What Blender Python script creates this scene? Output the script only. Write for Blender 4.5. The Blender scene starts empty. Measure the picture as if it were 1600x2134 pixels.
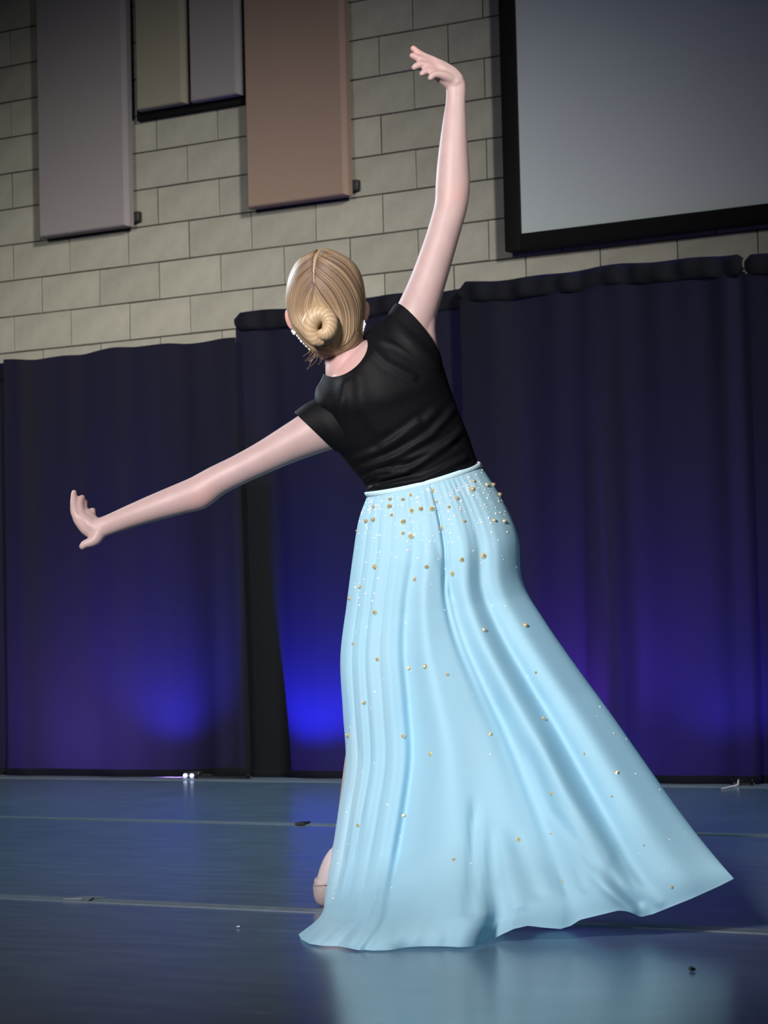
import bpy, bmesh, math, random
import numpy as np
from mathutils import Vector, Matrix
from mathutils.bvhtree import BVHTree

rng = random.Random(7)
col = bpy.context.scene.collection
sc = bpy.context.scene

# ------------------------------------------------------------------ camera
FPX = 4995.9                                    # focal length in pixels of a 1600 px wide frame
YAW, PITCH, ROLL = .548065, .0530176, -.0238266
CAM = np.array([0.0, 0.0, .63])
cy, sy, cp, sp, cr, sr = (math.cos(YAW), math.sin(YAW), math.cos(PITCH), math.sin(PITCH), math.cos(ROLL), math.sin(ROLL))
FWD = np.array([-sy * cp, cy * cp, sp])
_R = np.array([cy, sy, 0.0])
_U = np.cross(_R, FWD)
RGT = cr * _R + sr * _U
UPV = -sr * _R + cr * _U
cam_data = bpy.data.cameras.new('camera')
cam_data.sensor_fit = 'HORIZONTAL'
cam_data.sensor_width = 36
cam_data.lens = 36 * FPX / 1600
cam_data.clip_end = 100
cam_data.dof.use_dof = True
cam_data.dof.focus_distance = 5.35
cam_data.dof.aperture_fstop = 18
cam = bpy.data.objects.new('camera', cam_data)
col.objects.link(cam)
cam.matrix_world = Matrix(((RGT[0], UPV[0], -FWD[0], CAM[0]), (RGT[1], UPV[1], -FWD[1], CAM[1]),
                           (RGT[2], UPV[2], -FWD[2], CAM[2]), (0, 0, 0, 1)))
sc.camera = cam
sc.view_settings.view_transform = 'Standard'
sc.view_settings.look = 'None'
sc.view_settings.exposure = 0
sc.view_settings.gamma = 1
sc.view_settings.use_curve_mapping = False

# ------------------------------------------------------------------ light
world = bpy.data.worlds.new('hall_ambience')
sc.world = world
world.use_nodes = True
world.node_tree.nodes['Background'].inputs[0].default_value = (.80, .88, 1, 1)
world.node_tree.nodes['Background'].inputs[1].default_value = .022


def aim(o, loc, target):
    o.location = loc
    o.rotation_euler = (Vector(target) - Vector(loc)).to_track_quat('-Z', 'Y').to_euler()


def spot(name, loc, target, power, colour, radius, half_angle, blend):
    d = bpy.data.lights.new(name, 'SPOT')
    d.energy, d.color, d.shadow_soft_size = power, colour, radius
    d.spot_size, d.spot_blend = 2 * math.radians(half_angle), blend
    o = bpy.data.objects.new(name, d)
    col.objects.link(o)
    aim(o, loc, target)
    return o


def area(name, loc, target, power, colour, sx, sy_):
    d = bpy.data.lights.new(name, 'AREA')
    d.shape, d.size, d.size_y, d.energy, d.color, d.spread = 'RECTANGLE', sx, sy_, power, colour, math.radians(75)
    o = bpy.data.objects.new(name, d)
    col.objects.link(o)
    aim(o, loc, target)
    return o


YW_ = 10.36
# unseen wall light from the upper right, its fading cone shaped to imitate a vignette
spot('unseen_wall_spot', (8.5, -2.6, 7.0), (-7.95, YW_, 1.0), 21500, (.98, .985, .91), .9, 8.0, 1.0)
spot('unseen_wall_spot', (-4.6, -5.5, 5.2), (-7.45, YW_, 1.25), 4800, (.98, .99, .93), .9, 10.3, 1.0)  # added frontal fill that lifts the wall shadows, no such lamp seen
# stage light on the dancer from the front right
spot('front_spot', (-1.6, -2.4, 3.6), (-2.85, 4.7, .98), 3900, (1, .955, .95), .45, 14.0, 1.0)
# added overhead fill that brightens the floor between dancer and drapes
spot('floor_fill', (-4.8, 6.6, 6.5), (-4.8, 7.0, 0), 1100, (.64, .90, 1), .6, 30, 1.0)
# cool side light from the left wing
spot('side_light', (-6.3, 5.6, 2.7), (-2.85, 4.62, 1.35), 400, (.74, .88, 1), .5, 17, .9)


# ------------------------------------------------------------------ helpers
def at(px, py, d):
    """point at distance d along the camera axis"""
    return CAM + d * (FWD + RGT * ((px - 800) / FPX) - UPV * ((py - 1067) / FPX))


def on_floor(px, py, z=0.0):
    r = at(px, py, 1) - CAM
    return CAM + r * ((z - CAM[2]) / r[2])


def on_plane(px, py, Y):
    r = at(px, py, 1) - CAM
    return CAM + r * ((Y - CAM[1]) / r[1])


def link(name, me, mats=(), parent=None, smooth=True, kind=None):
    o = bpy.data.objects.new(name, me)
    col.objects.link(o)
    for m in (mats if isinstance(mats, (list, tuple)) else [mats]):
        me.materials.append(m)
    if parent is not None:
        o.parent = parent
        o.matrix_parent_inverse = Matrix.Translation(-world_loc(parent))
    if smooth and len(me.polygons):
        me.polygons.foreach_set('use_smooth', [True] * len(me.polygons))
    if kind:
        o['kind'] = kind
    return o


def world_loc(o):
    l = Vector(o.location)
    if o.parent is not None:
        l = o.parent_loc if hasattr(o, 'parent_loc') else Vector(WLOC.get(o.name, l))
    return l


WLOC = {}


def mesh(name, verts, faces):
    me = bpy.data.meshes.new(name)
    me.from_pydata([tuple(map(float, v)) for v in verts], [], faces)
    me.update()
    return me


def empty(name, loc, label=None, cat=None, group=None):
    o = bpy.data.objects.new(name, None)
    o.empty_display_size = .1
    col.objects.link(o)
    o.location = loc
    tag(o, label, cat, group)
    return o


def tag(o, label=None, cat=None, group=None, kind=None):
    for k, v in (('label', label), ('category', cat), ('group', group), ('kind', kind)):
        if v:
            o[k] = v
    return o


class MB:
    """collects simple shapes in world space and links them as one mesh object"""
    def __init__(self):
        self.v, self.f = [], []

    def add(self, v, f):
        n = len(self.v)
        self.v += [tuple(map(float, p)) for p in v]
        self.f += [[i + n for i in q] for q in f]
        return self

    def box(self, lo, hi, bev=0.0):
        bm = bmesh.new()
        bmesh.ops.create_cube(bm, size=1)
        for v in bm.verts:
            v.co = Vector([(lo[i] + hi[i]) / 2 + v.co[i] * (hi[i] - lo[i]) for i in range(3)])
        if bev:
            bmesh.ops.bevel(bm, geom=bm.edges[:], offset=bev, segments=2, affect='EDGES', profile=.5)
        bm.verts.index_update()
        self.add([v.co[:] for v in bm.verts], [[v.index for v in f.verts] for f in bm.faces])
        bm.free()
        return self

    def grid(self, P, closed_u=False, cap=(False, False)):
        P = np.asarray(P)
        m, n = P.shape[:2]
        b = len(self.v)
        self.v += [tuple(map(float, p)) for p in P.reshape(-1, 3)]
        for i in range(m - 1):
            for j in range(n if closed_u else n - 1):
                k = (j + 1) % n
                self.f.append([b + i * n + j, b + i * n + k, b + (i + 1) * n + k, b + (i + 1) * n + j])
        for e, row in ((cap[0], 0), (cap[1], m - 1)):
            if e:
                c = P[row].mean(0)
                self.v.append(tuple(map(float, c)))
                ci = len(self.v) - 1
                for j in range(n):
                    k = (j + 1) % n
                    self.f.append([b + row * n + j, b + row * n + k, ci] if row else [b + row * n + k, b + row * n + j, ci])
        return self

    def tube(self, pts, rad, n=8, cap=True, flat=1.0, nrm=None):
        pts = np.asarray(pts, float)
        rad = np.broadcast_to(np.asarray(rad, float), (len(pts),))
        tg = np.gradient(pts, axis=0)
        tg /= np.linalg.norm(tg, axis=1)[:, None] + 1e-12
        up = np.array(nrm if nrm is not None else ([0, 0, 1] if abs(tg[0][2]) < .9 else [1, 0, 0]), float)
        rows = []
        for p, t, r in zip(pts, tg, rad):
            a = up - t * (up @ t)
            a /= np.linalg.norm(a) + 1e-12
            b = np.cross(t, a)
            up = a
            th = np.arange(n) * 2 * math.pi / n
            rows.append(p + r * (np.outer(np.cos(th), a) * flat + np.outer(np.sin(th), b)))
        return self.grid(np.array(rows), True, (cap, cap))

    def build(self, name, m, parent=None, smooth=True, kind=None):
        me = mesh(name, self.v, self.f)
        return link(name, me, m, parent, smooth, kind)


def catmull(K, m, axis0=None):
    """resample the stack K (k, ...) to m rows with a Catmull-Rom spline"""
    K = np.asarray(K, float)
    k = len(K)
    x = np.linspace(0, k - 1, m)
    i = np.clip(np.floor(x).astype(int), 0, k - 2)
    t = (x - i).reshape((-1,) + (1,) * (K.ndim - 1))
    p0, p1, p2, p3 = K[np.maximum(i - 1, 0)], K[i], K[i + 1], K[np.minimum(i + 2, k - 1)]
    return .5 * (2 * p1 + (p2 - p0) * t + (2 * p0 - 5 * p1 + 4 * p2 - p3) * t ** 2 + (3 * p1 - p0 - 3 * p2 + p3) * t ** 3)


def smoothstep(a, b, x):
    t = np.clip((np.asarray(x, float) - a) / (b - a), 0, 1)
    return t * t * (3 - 2 * t)


# ------------------------------------------------------------------ materials
def srgb(r, g, b):
    f = lambda c: (c / 255 / 12.92) if c <= 10 else ((c / 255 + .055) / 1.055) ** 2.4
    return (f(r), f(g), f(b), 1)


def mat(name, colour, rough=.6, metal=0.0, spec=.5, noise=None, bump=None, **kw):
    m = bpy.data.materials.new(name)
    m.use_nodes = True
    nt = m.node_tree
    b = nt.nodes['Principled BSDF']
    b.inputs['Base Color'].default_value = colour
    b.inputs['Roughness'].default_value = rough
    b.inputs['Metallic'].default_value = metal
    b.inputs['Specular IOR Level'].default_value = spec
    for k, v in kw.items():
        b.inputs[k.replace('_', ' ')].default_value = v
    tc = nt.nodes.new('ShaderNodeTexCoord')
    if noise:                                      # (scale, amount)
        n = nt.nodes.new('ShaderNodeTexNoise')
        n.inputs['Scale'].default_value = noise[0]
        n.inputs['Detail'].default_value = 5
        nt.links.new(tc.outputs['Object'], n.inputs['Vector'])
        mr = nt.nodes.new('ShaderNodeMapRange')
        mr.inputs['From Min'].default_value = .3
        mr.inputs['From Max'].default_value = .7
        mr.inputs['To Min'].default_value = 1 - noise[1]
        mr.inputs['To Max'].default_value = 1 + noise[1]
        nt.links.new(n.outputs['Fac'], mr.inputs['Value'])
        mx = nt.nodes.new('ShaderNodeVectorMath')
        mx.operation = 'SCALE'
        mx.inputs[0].default_value = colour[:3]
        nt.links.new(mr.outputs['Result'], mx.inputs['Scale'])
        nt.links.new(mx.outputs['Vector'], b.inputs['Base Color'])
    if bump:                                       # (scale, strength, distance)
        n2 = nt.nodes.new('ShaderNodeTexNoise')
        n2.inputs['Scale'].default_value = bump[0]
        n2.inputs['Detail'].default_value = 6
        nt.links.new(tc.outputs['Object'], n2.inputs['Vector'])
        bp = nt.nodes.new('ShaderNodeBump')
        bp.inputs['Strength'].default_value = bump[1]
        bp.inputs['Distance'].default_value = bump[2]
        nt.links.new(n2.outputs['Fac'], bp.inputs['Height'])
        nt.links.new(bp.outputs['Normal'], b.inputs['Normal'])
    return m


def per_object_tint(m, amount):
    """each block its own slight shade"""
    nt = m.node_tree
    b = nt.nodes['Principled BSDF']
    src = b.inputs['Base Color'].links[0].from_socket
    oi = nt.nodes.new('ShaderNodeObjectInfo')
    mr = nt.nodes.new('ShaderNodeMapRange')
    mr.inputs['To Min'].default_value = 1 - amount
    mr.inputs['To Max'].default_value = 1 + amount
    nt.links.new(oi.outputs['Random'], mr.inputs['Value'])
    mx = nt.nodes.new('ShaderNodeVectorMath')
    mx.operation = 'SCALE'
    nt.links.new(src, mx.inputs[0])
    nt.links.new(mr.outputs['Result'], mx.inputs['Scale'])
    nt.links.new(mx.outputs['Vector'], b.inputs['Base Color'])


def cloth(name, colour, trans_colour, trans, through=0.0, rough=.8, bump=None):
    """thin cloth: diffuse face, light passing through, and for sheer cloth a share of gaps between the threads"""
    m = bpy.data.materials.new(name)
    m.use_nodes = True
    nt = m.node_tree
    b = nt.nodes['Principled BSDF']
    b.inputs['Base Color'].default_value = colour
    b.inputs['Roughness'].default_value = rough
    b.inputs['Specular IOR Level'].default_value = .12
    t = nt.nodes.new('ShaderNodeBsdfTranslucent')
    t.inputs['Color'].default_value = trans_colour
    mx = nt.nodes.new('ShaderNodeMixShader')
    mx.inputs[0].default_value = trans
    nt.links.new(b.outputs[0], mx.inputs[1])
    nt.links.new(t.outputs[0], mx.inputs[2])
    last = mx
    if through:
        tr = nt.nodes.new('ShaderNodeBsdfTransparent')
        m2 = nt.nodes.new('ShaderNodeMixShader')
        m2.inputs[0].default_value = through
        nt.links.new(mx.outputs[0], m2.inputs[1])
        nt.links.new(tr.outputs[0], m2.inputs[2])
        last = m2
    nt.links.new(last.outputs[0], nt.nodes['Material Output'].inputs['Surface'])
    if bump:
        tc = nt.nodes.new('ShaderNodeTexCoord')
        n2 = nt.nodes.new('ShaderNodeTexNoise')
        n2.inputs['Scale'].default_value = bump[0]
        n2.inputs['Detail'].default_value = 4
        nt.links.new(tc.outputs['Object'], n2.inputs['Vector'])
        bp = nt.nodes.new('ShaderNodeBump')
        bp.inputs['Strength'].default_value = bump[1]
        bp.inputs['Distance'].default_value = bump[2]
        nt.links.new(n2.outputs['Fac'], bp.inputs['Height'])
        nt.links.new(bp.outputs['Normal'], b.inputs['Normal'])
    return m


M = {}
M['block'] = mat('painted_block', (.315, .292, .245, 1), .85, noise=(9, .10), bump=(160, .5, .004))
per_object_tint(M['block'], .07)
M['mortar'] = mat('mortar', (.055, .048, .04, 1), .95, noise=(30, .2), bump=(80, .5, .01))
M['mauve'] = mat('mauve_fabric', (.235, .205, .21, 1), .9, noise=(300, .08), bump=(500, .3, .002))
M['tan'] = mat('tan_fabric', (.25, .22, .165, 1), .9, noise=(300, .08), bump=(500, .3, .002))
M['brown'] = mat('brown_fabric', (.245, .165, .13, 1), .9, noise=(300, .08), bump=(500, .3, .002))
M['black'] = mat('black_velvet', (.004, .004, .004, 1), .85, spec=.2, bump=(300, .2, .002))
M['black_metal'] = mat('black_metal', (.01, .01, .011, 1), .45, noise=(40, .1))
M['screen'] = mat('screen_vinyl', (.42, .45, .49, 1), .75, noise=(2, .02))
M['drape'] = cloth('black_drape', (.0052, .0058, .0075, 1), (.15, .13, .27, 1), .22, rough=.85, bump=(260, .25, .002))
M['tape'] = mat('vinyl_tape', (.125, .155, .19, 1), .45, noise=(25, .12))
M['white_bit'] = mat('white_plastic', (.45, .43, .48, 1), .5, noise=(25, .05))
M['top'] = mat('black_jersey', (.0036, .0034, .0046, 1), .62, spec=.13, noise=(60, .15), bump=(350, .25, .0015),
               Sheen_Weight=0.0)
M['skirt'] = cloth('pale_blue_chiffon', (.49, .80, .94, 1), (.34, .75, .97, 1), .30, through=.15, rough=.7, bump=(420, .12, .001))
M['band'] = mat('pale_blue_elastic', (.52, .74, .82, 1), .7, noise=(60, .05), bump=(300, .4, .001))
M['gold'] = mat('gold_stud', (.90, .73, .42, 1), .18, metal=.62, spec=.8, noise=(80, .1))
M['crystal'] = mat('crystal', (.90, .86, .90, 1), .08, metal=.1, spec=1.0, noise=(300, .25))
M['slipper'] = mat('pink_canvas', (.36, .29, .275, 1), .75, noise=(80, .08), bump=(400, .3, .001))
M['eye'] = mat('eye', (.7, .7, .7, 1), .2, noise=(200, .02))
M['lamp_shell'] = M['black_metal']

# skin: pale pink with redder elbows, ears and nape
skin = mat('skin', (.42, .295, .285, 1), .5, spec=.4, noise=(22, .05), bump=(220, .08, .001))
sb = skin.node_tree.nodes['Principled BSDF']
sb.inputs['Subsurface Weight'].default_value = .18
sb.inputs['Subsurface Radius'].default_value = (.010, .004, .002)
M['skin'] = skin
nt = skin.node_tree
blush = nt.nodes.new('ShaderNodeAttribute')
blush.attribute_name = 'blush'
mxb = nt.nodes.new('ShaderNodeMix')
mxb.data_type = 'RGBA'
mxb.inputs['B'].default_value = (.56, .24, .21, 1)
nt.links.new(blush.outputs['Fac'], mxb.inputs['Factor'])
nt.links.new(sb.inputs['Base Color'].links[0].from_socket, mxb.inputs['A'])
nt.links.new(mxb.outputs['Result'], sb.inputs['Base Color'])

tgt = nt.nodes.new('ShaderNodeAttribute')
tgt.attribute_name = 'tights'
mxt = nt.nodes.new('ShaderNodeMix')
mxt.data_type = 'RGBA'
mxt.inputs['B'].default_value = (.50, .43, .44, 1)
nt.links.new(tgt.outputs['Fac'], mxt.inputs['Factor'])
nt.links.new(mxb.outputs['Result'], mxt.inputs['A'])
nt.links.new(mxt.outputs['Result'], sb.inputs['Base Color'])

# hair: long streaks along the strands
hm = mat('blond_hair', (.42, .29, .15, 1), .48, spec=.4)
nt = hm.node_tree
hb = nt.nodes['Principled BSDF']
ha = nt.nodes.new('ShaderNodeAttribute')
ha.attribute_name = 'tone'
hr = nt.nodes.new('ShaderNodeValToRGB')
hr.color_ramp.elements[0].color = (.115, .068, .045, 1)
hr.color_ramp.elements[1].color = (.60, .43, .255, 1)
nt.links.new(ha.outputs['Fac'], hr.inputs['Fac'])
nt.links.new(hr.outputs['Color'], hb.inputs['Base Color'])
M['hair'] = hm

# marley floor: blue grey vinyl, scuffed along its length
fm = mat('marley_vinyl', (.135, .165, .205, 1), .2, spec=.5)
nt = fm.node_tree
fb = nt.nodes['Principled BSDF']
tc = nt.nodes.new('ShaderNodeTexCoord')
mp = nt.nodes.new('ShaderNodeMapping')
mp.inputs['Scale'].default_value = (2.2, 9, 1)
nt.links.new(tc.outputs['Object'], mp.inputs['Vector'])
n1 = nt.nodes.new('ShaderNodeTexNoise')
n1.inputs['Scale'].default_value = 2.2
n1.inputs['Detail'].default_value = 8
nt.links.new(mp.outputs['Vector'], n1.inputs['Vector'])
rp = nt.nodes.new('ShaderNodeValToRGB')
rp.color_ramp.elements[0].position = .35
rp.color_ramp.elements[0].color = (.085, .130, .19, 1)
rp.color_ramp.elements[1].position = .72
rp.color_ramp.elements[1].color = (.115, .165, .23, 1)
e = rp.color_ramp.elements.new(.80)
e.color = (.17, .215, .275, 1)
nt.links.new(n1.outputs['Fac'], rp.inputs['Fac'])
nt.links.new(rp.outputs['Color'], fb.inputs['Base Color'])
n2 = nt.nodes.new('ShaderNodeTexNoise')
n2.inputs['Scale'].default_value = 3
nt.links.new(tc.outputs['Object'], n2.inputs['Vector'])
mr = nt.nodes.new('ShaderNodeMapRange')
mr.inputs['To Min'].default_value = .17
mr.inputs['To Max'].default_value = .27
nt.links.new(n2.outputs['Fac'], mr.inputs['Value'])
nt.links.new(mr.outputs['Result'], fb.inputs['Roughness'])
M['floor'] = fm

lens = bpy.data.materials.new('lamp_lens')
lens.use_nodes = True
lb = lens.node_tree.nodes['Principled BSDF']
lb.inputs['Emission Color'].default_value = (.55, .6, 1, 1)
lb.inputs['Emission Strength'].default_value = 4
M['lens'] = lens

# ------------------------------------------------------------------ setting: floor and wall
YW = 10.358                                     # wall face
YD = 9.22                                       # drape line
floor = MB().box((-16, -8, -.05), (9, YW + .3, 0)).build('floor', M['floor'], smooth=False)
tag(floor, kind='structure')
wall = MB().box((-16, YW + .006, 0), (4, YW + .25, 6.5)).build('wall_back', M['mortar'], smooth=False)
tag(wall, kind='structure')
HB = .2032                                      # block course, half a block long
X0, Z0 = -8.72736, 2.2863


def block_mesh(seed):
    r = random.Random(seed)
    bm = bmesh.new()
    bmesh.ops.create_cube(bm, size=1)
    for v in bm.verts:
        v.co = Vector((v.co.x * (.4064 - .007), v.co.y * .09, v.co.z * (HB - .0075)))
    fr = [e for e in bm.edges if all(v.co.y < 0 for v in e.verts)]
    bmesh.ops.bevel(bm, geom=fr, offset=.0012 + .001 * r.random(), segments=1, affect='EDGES')
    for v in bm.verts:
        v.co += Vector((r.uniform(-.0012, .0012), r.uniform(-.0006, .0006), r.uniform(-.0012, .0012)))
    me = bpy.data.meshes.new('block')
    bm.to_mesh(me)
    bm.free()
    me.materials.append(M['block'])
    return me


bmeshes = [block_mesh(s) for s in range(6)]
for j in range(-3, 11):
    for i in range(-7, 34):
        odd = (j % 2) != 0                      # courses above an even joint start on even half blocks
        if (i % 2 != 0) != odd:
            continue
        o = bpy.data.objects.new('block', rng.choice(bmeshes))
        col.objects.link(o)
        o.parent = wall
        o.location = (X0 + (i + 1) * HB, YW + .045 + rng.uniform(-.0012, .0012), Z0 + (j + .5) * HB)

# ------------------------------------------------------------------ acoustic panels
def chamfer_box(lo, hi, c):
    m_ = MB()
    P = [[(lo[0], hi[1], lo[2]), (hi[0], hi[1], lo[2]), (hi[0], hi[1], hi[2]), (lo[0], hi[1], hi[2])],
         [(lo[0], lo[1] + c, lo[2]), (hi[0], lo[1] + c, lo[2]), (hi[0], lo[1] + c, hi[2]), (lo[0], lo[1] + c, hi[2])],
         [(lo[0] + c * .15, lo[1] + c * .3, lo[2] + c * .15), (hi[0] - c * .6, lo[1] + c * .3, lo[2] + c * .15), (hi[0] - c * .6, lo[1] + c * .3, hi[2]), (lo[0] + c * .15, lo[1] + c * .3, hi[2])],
         [(lo[0] + c * .5, lo[1], lo[2] + c * .5), (hi[0] - c, lo[1], lo[2] + c * .5), (hi[0] - c, lo[1], hi[2]), (lo[0] + c * .5, lo[1], hi[2])]]
    return m_.grid(np.array(P), True, (True, True))


def panel(x0, x1, z0, z1, y_front, thick, fabric, label, bracket):
    p = empty('acoustic_panel', ((x0 + x1) / 2, y_front + thick, z0), label, 'panel')
    chamfer_box((x0, y_front, z0), (x1, y_front + thick, z1), .022).build('fabric_face', fabric, p, smooth=False)
    MB().box((x0 + .03, y_front + thick, z0 + .03), (x1 - .03, y_front + thick + .012, z1 - .03)).build('backing', M['black'], p, smooth=False)
    if bracket:
        MB().box((x1 - .06, y_front + thick + .002, z0 + .03), (x1 + .028, YW - .004, z0 + .085), .004).build('bracket', M['black_metal'], p)
    return p


panel(-8.457, -7.842, 2.893, 5.6, YW - .10, .06, M['mauve'], 'wide mauve fabric acoustic panel hanging at the far left of the block wall', True)
panel(-7.770, -7.447, 3.51, 5.6, YW - .10, .05, M['tan'], 'narrow tan fabric acoustic panel beside the wide mauve one', False)
panel(-7.412, -7.093, 3.507, 5.6, YW - .10, .05, M['mauve'], 'narrow mauve acoustic panel between the tan panel and the brown panel', False)
panel(-7.058, -6.441, 2.897, 5.6, YW - .10, .06, M['brown'], 'wide brown fabric acoustic panel above the dancer\'s head', True)
bk = MB().box((-7.815, YW - .035, 3.47), (-7.065, YW - .004, 5.6), .004).build('backing_board', M['black'])
tag(bk, 'black mounting board behind the two narrow acoustic panels', 'board')

# ------------------------------------------------------------------ projection screen
ys = YW - .08
sx0, sz0, sx1, sz1 = -5.452, 2.590, -1.6, 5.0
s = empty('projection_screen', ((sx0 + sx1) / 2, YW, sz0), 'large blank grey projection screen in a wide black frame on the block wall', 'screen')
MB().box((sx0 - .012, ys + .006, sz0 - .012), (sx1 + .012, ys + .022, sz1 + .012)).build('screen_surface', M['screen'], s, smooth=False)
for lo, hi in (((sx0 - .088, ys - .012, sz0 - .082), (sx0, YW - .002, sz1 + .085)), ((sx1, ys - .012, sz0 - .082), (sx1 + .085, YW - .002, sz1 + .085)),
               ((sx0 + .0002, ys - .012, sz0 - .082), (sx1 - .0002, YW - .002, sz0)), ((sx0 + .0002, ys - .012, sz1), (sx1 - .0002, YW - .002, sz1 + .085))):
    MB().box(lo, hi, .006).build('frame_rail', M['black'], s)

# ------------------------------------------------------------------ drapes on pipes
def drape(x0, x1, z_top, y0, label, folds, seed, hem=lambda x: .002, pocket=True, left_lean=0, right_lean=0):
    r = random.Random(seed)
    t = empty('drape', ((x0 + x1) / 2, y0, 0), label, 'curtain')
    nx, nz = max(30, int((x1 - x0) * 110)), 70
    P = np.zeros((nz, nx, 3))
    ph = [r.uniform(0, 6.28) for _ in range(6)]
    rows = np.linspace(0, 1, nz)
    for k, v in enumerate(rows):
        u = np.linspace(0, 1, nx)
        xb = x0 + (x1 - x0) * u
        x = xb + (1 - u) * left_lean * (1 - v) + u * right_lean * (1 - v)
        dy = np.zeros(nx)
        for (fx, w, a, b) in folds:             # position, width, depth at the hem, depth at the top
            dy += (a + (b - a) * v) * np.exp(-((xb - fx) / w) ** 2)
        dy += .007 * np.sin(xb * 9 + ph[0]) * (1 - .4 * v) + .004 * np.sin(xb * 23 + ph[1]) + .003 * v ** 3 * np.sin(xb * 41 + ph[2])
        zb = np.array([hem(xx) for xx in xb])
        ztop = z_top + .007 * np.sin(xb * 7 + ph[3]) + .004 * np.sin(xb * 19 + ph[4]) - (.075 if pocket else 0)
        P[k] = np.stack([x, y0 + dy - .012 * np.exp(-v * 18), zb + (ztop - zb) * v], 1)
    MB().grid(P).build('curtain_cloth', M['drape'], t)
    # bottom hem: a doubled turned-up strip
    hr_ = P[0].copy()
    H = np.stack([hr_ + np.array([0, -.006 - .004 * math.sin(a * 3.1), a * .035]) for a in np.linspace(0, 1, 5)])
    MB().grid(H).build('hem', M['drape'], t)
    if pocket:                                  # gathered sleeve around the pipe
        n = 22
        nx2 = nx * 2
        xs = np.linspace(x0, x1, nx2)
        xs = xs + (1 - np.linspace(0, 1, nx2)) * 0
        rowsP = []
        for a in np.linspace(-.12, 1.12, n):
            ang = a * math.pi
            gather = .005 * np.sin(xs * 31 + ph[4] + 2 * a) + .004 * np.sin(xs * 57 + ph[5])
            ry = .015 + gather
            top = .007 * np.sin(xs * 7 + ph[3]) + .005 * np.sin(xs * 17 + ph[0])
            zc = z_top - .044
            z = zc + top * .8 - .046 * np.cos(ang) * np.ones(nx2)
            endr = np.minimum(1, np.minimum(xs - x0, x1 - xs) / .05 + .45)
            rowsP.append(np.stack([xs, y0 + .004 - ry * np.sin(ang) * 1.2, zc + (z - zc) * endr], 1))
        MB().grid(np.array(rowsP)).build('rod_pocket', M['drape'], t)
    return t


dx = lambda px, py=1000: float(on_plane(px, py, YD)[0])
xa, xb_, xc, xd = dx(22, 1200), dx(500, 1200), dx(977, 900), dx(1577, 1100)
drape(xa - 2.2, xa - .005, 2.062, YD + .02, 'black drape panel at the left edge, next to the wide left drape',
      [(xa - .12, .06, -.03, -.02)], 1)
drape(xa, dx(515, 1600), 2.062, YD - .03, 'wide low black drape behind the outstretched left arm',
      [(dx(450), .055, -.02, 0), (dx(60), .05, -.015, -.01), (dx(250), .12, -.012, 0), (dx(350), .05, .006, 0), (dx(505), .03, .03, .01)], 2,
      hem=lambda x: .003 + .014 * math.exp(-((x - dx(480, 1600)) / .16) ** 2), pocket=False, right_lean=.03)
drape(dx(482, 700), xc + .05, 2.185, YD + .035, 'black drape directly behind the dancer, its gathered top left corner rounded',
      [(dx(560), .07, .05, .02), (dx(640), .1, -.03, 0), (dx(760), .07, .03, .01), (dx(900), .09, -.03, 0)], 3)
drape(xc, xd, 2.19, YD - .05, 'wide black drape with gathered top below the projection screen',
      [(dx(1290), .045, .03, 0), (dx(1240), .05, -.02, 0), (dx(1120), .08, .02, .01), (dx(1420), .12, -.02, 0), (dx(1560), .04, .03, .02), (dx(1500), .07, .015, .012)], 4)
drape(xd - .03, xd + 1.9, 2.19, YD + .03, 'black drape panel at the right edge beyond the seam',
      [(xd + .2, .1, -.03, -.01)], 5)

# the overlap folds behind the drapes keep two strips dark
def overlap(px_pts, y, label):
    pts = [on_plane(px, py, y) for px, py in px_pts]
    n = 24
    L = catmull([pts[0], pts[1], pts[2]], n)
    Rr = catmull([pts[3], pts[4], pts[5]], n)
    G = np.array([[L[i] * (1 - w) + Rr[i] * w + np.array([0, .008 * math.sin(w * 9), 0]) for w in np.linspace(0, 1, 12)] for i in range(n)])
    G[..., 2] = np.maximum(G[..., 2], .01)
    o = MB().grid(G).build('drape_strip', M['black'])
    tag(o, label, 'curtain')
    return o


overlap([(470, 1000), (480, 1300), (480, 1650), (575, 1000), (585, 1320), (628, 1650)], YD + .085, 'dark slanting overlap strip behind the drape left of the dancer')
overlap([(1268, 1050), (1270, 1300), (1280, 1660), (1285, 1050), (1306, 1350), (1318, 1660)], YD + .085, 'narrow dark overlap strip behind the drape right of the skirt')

# LED uplights on the floor behind the drapes: their light comes through the cloth
def uplight(px, py, colour, power, back=.30, rise=.5, half=46):
    p = on_floor(px, py)
    x, y = float(p[0]), YD + back
    spot('uplight_beam', (x, y, .13), (x, YD, .13 + rise), power, colour, .03, half, .9)


def uplight_wide(px, py, colour, power, back=.62):
    p = on_floor(px, py)
    spot('uplight_spill', (float(p[0]), YD + back, .16), (float(p[0]), YD, .45), power, colour, .05, 82, 1.0)  # extra wide spot added for the purple spill on the lower cloth


uplight(448, 1612, (.06, .06, 1), 34, half=58)
uplight(672, 1622, (.02, .03, 1), 66, back=.30, half=60)
uplight(1205, 1632, (.26, .06, 1), 32, half=58)
uplight(1500, 1636, (.10, .06, 1), 16, half=58)
uplight_wide(260, 1612, (.36, .22, 1), 38)
uplight_wide(700, 1622, (.20, .12, 1), 20)
uplight_wide(1330, 1632, (.20, .10, 1), 30)

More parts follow.
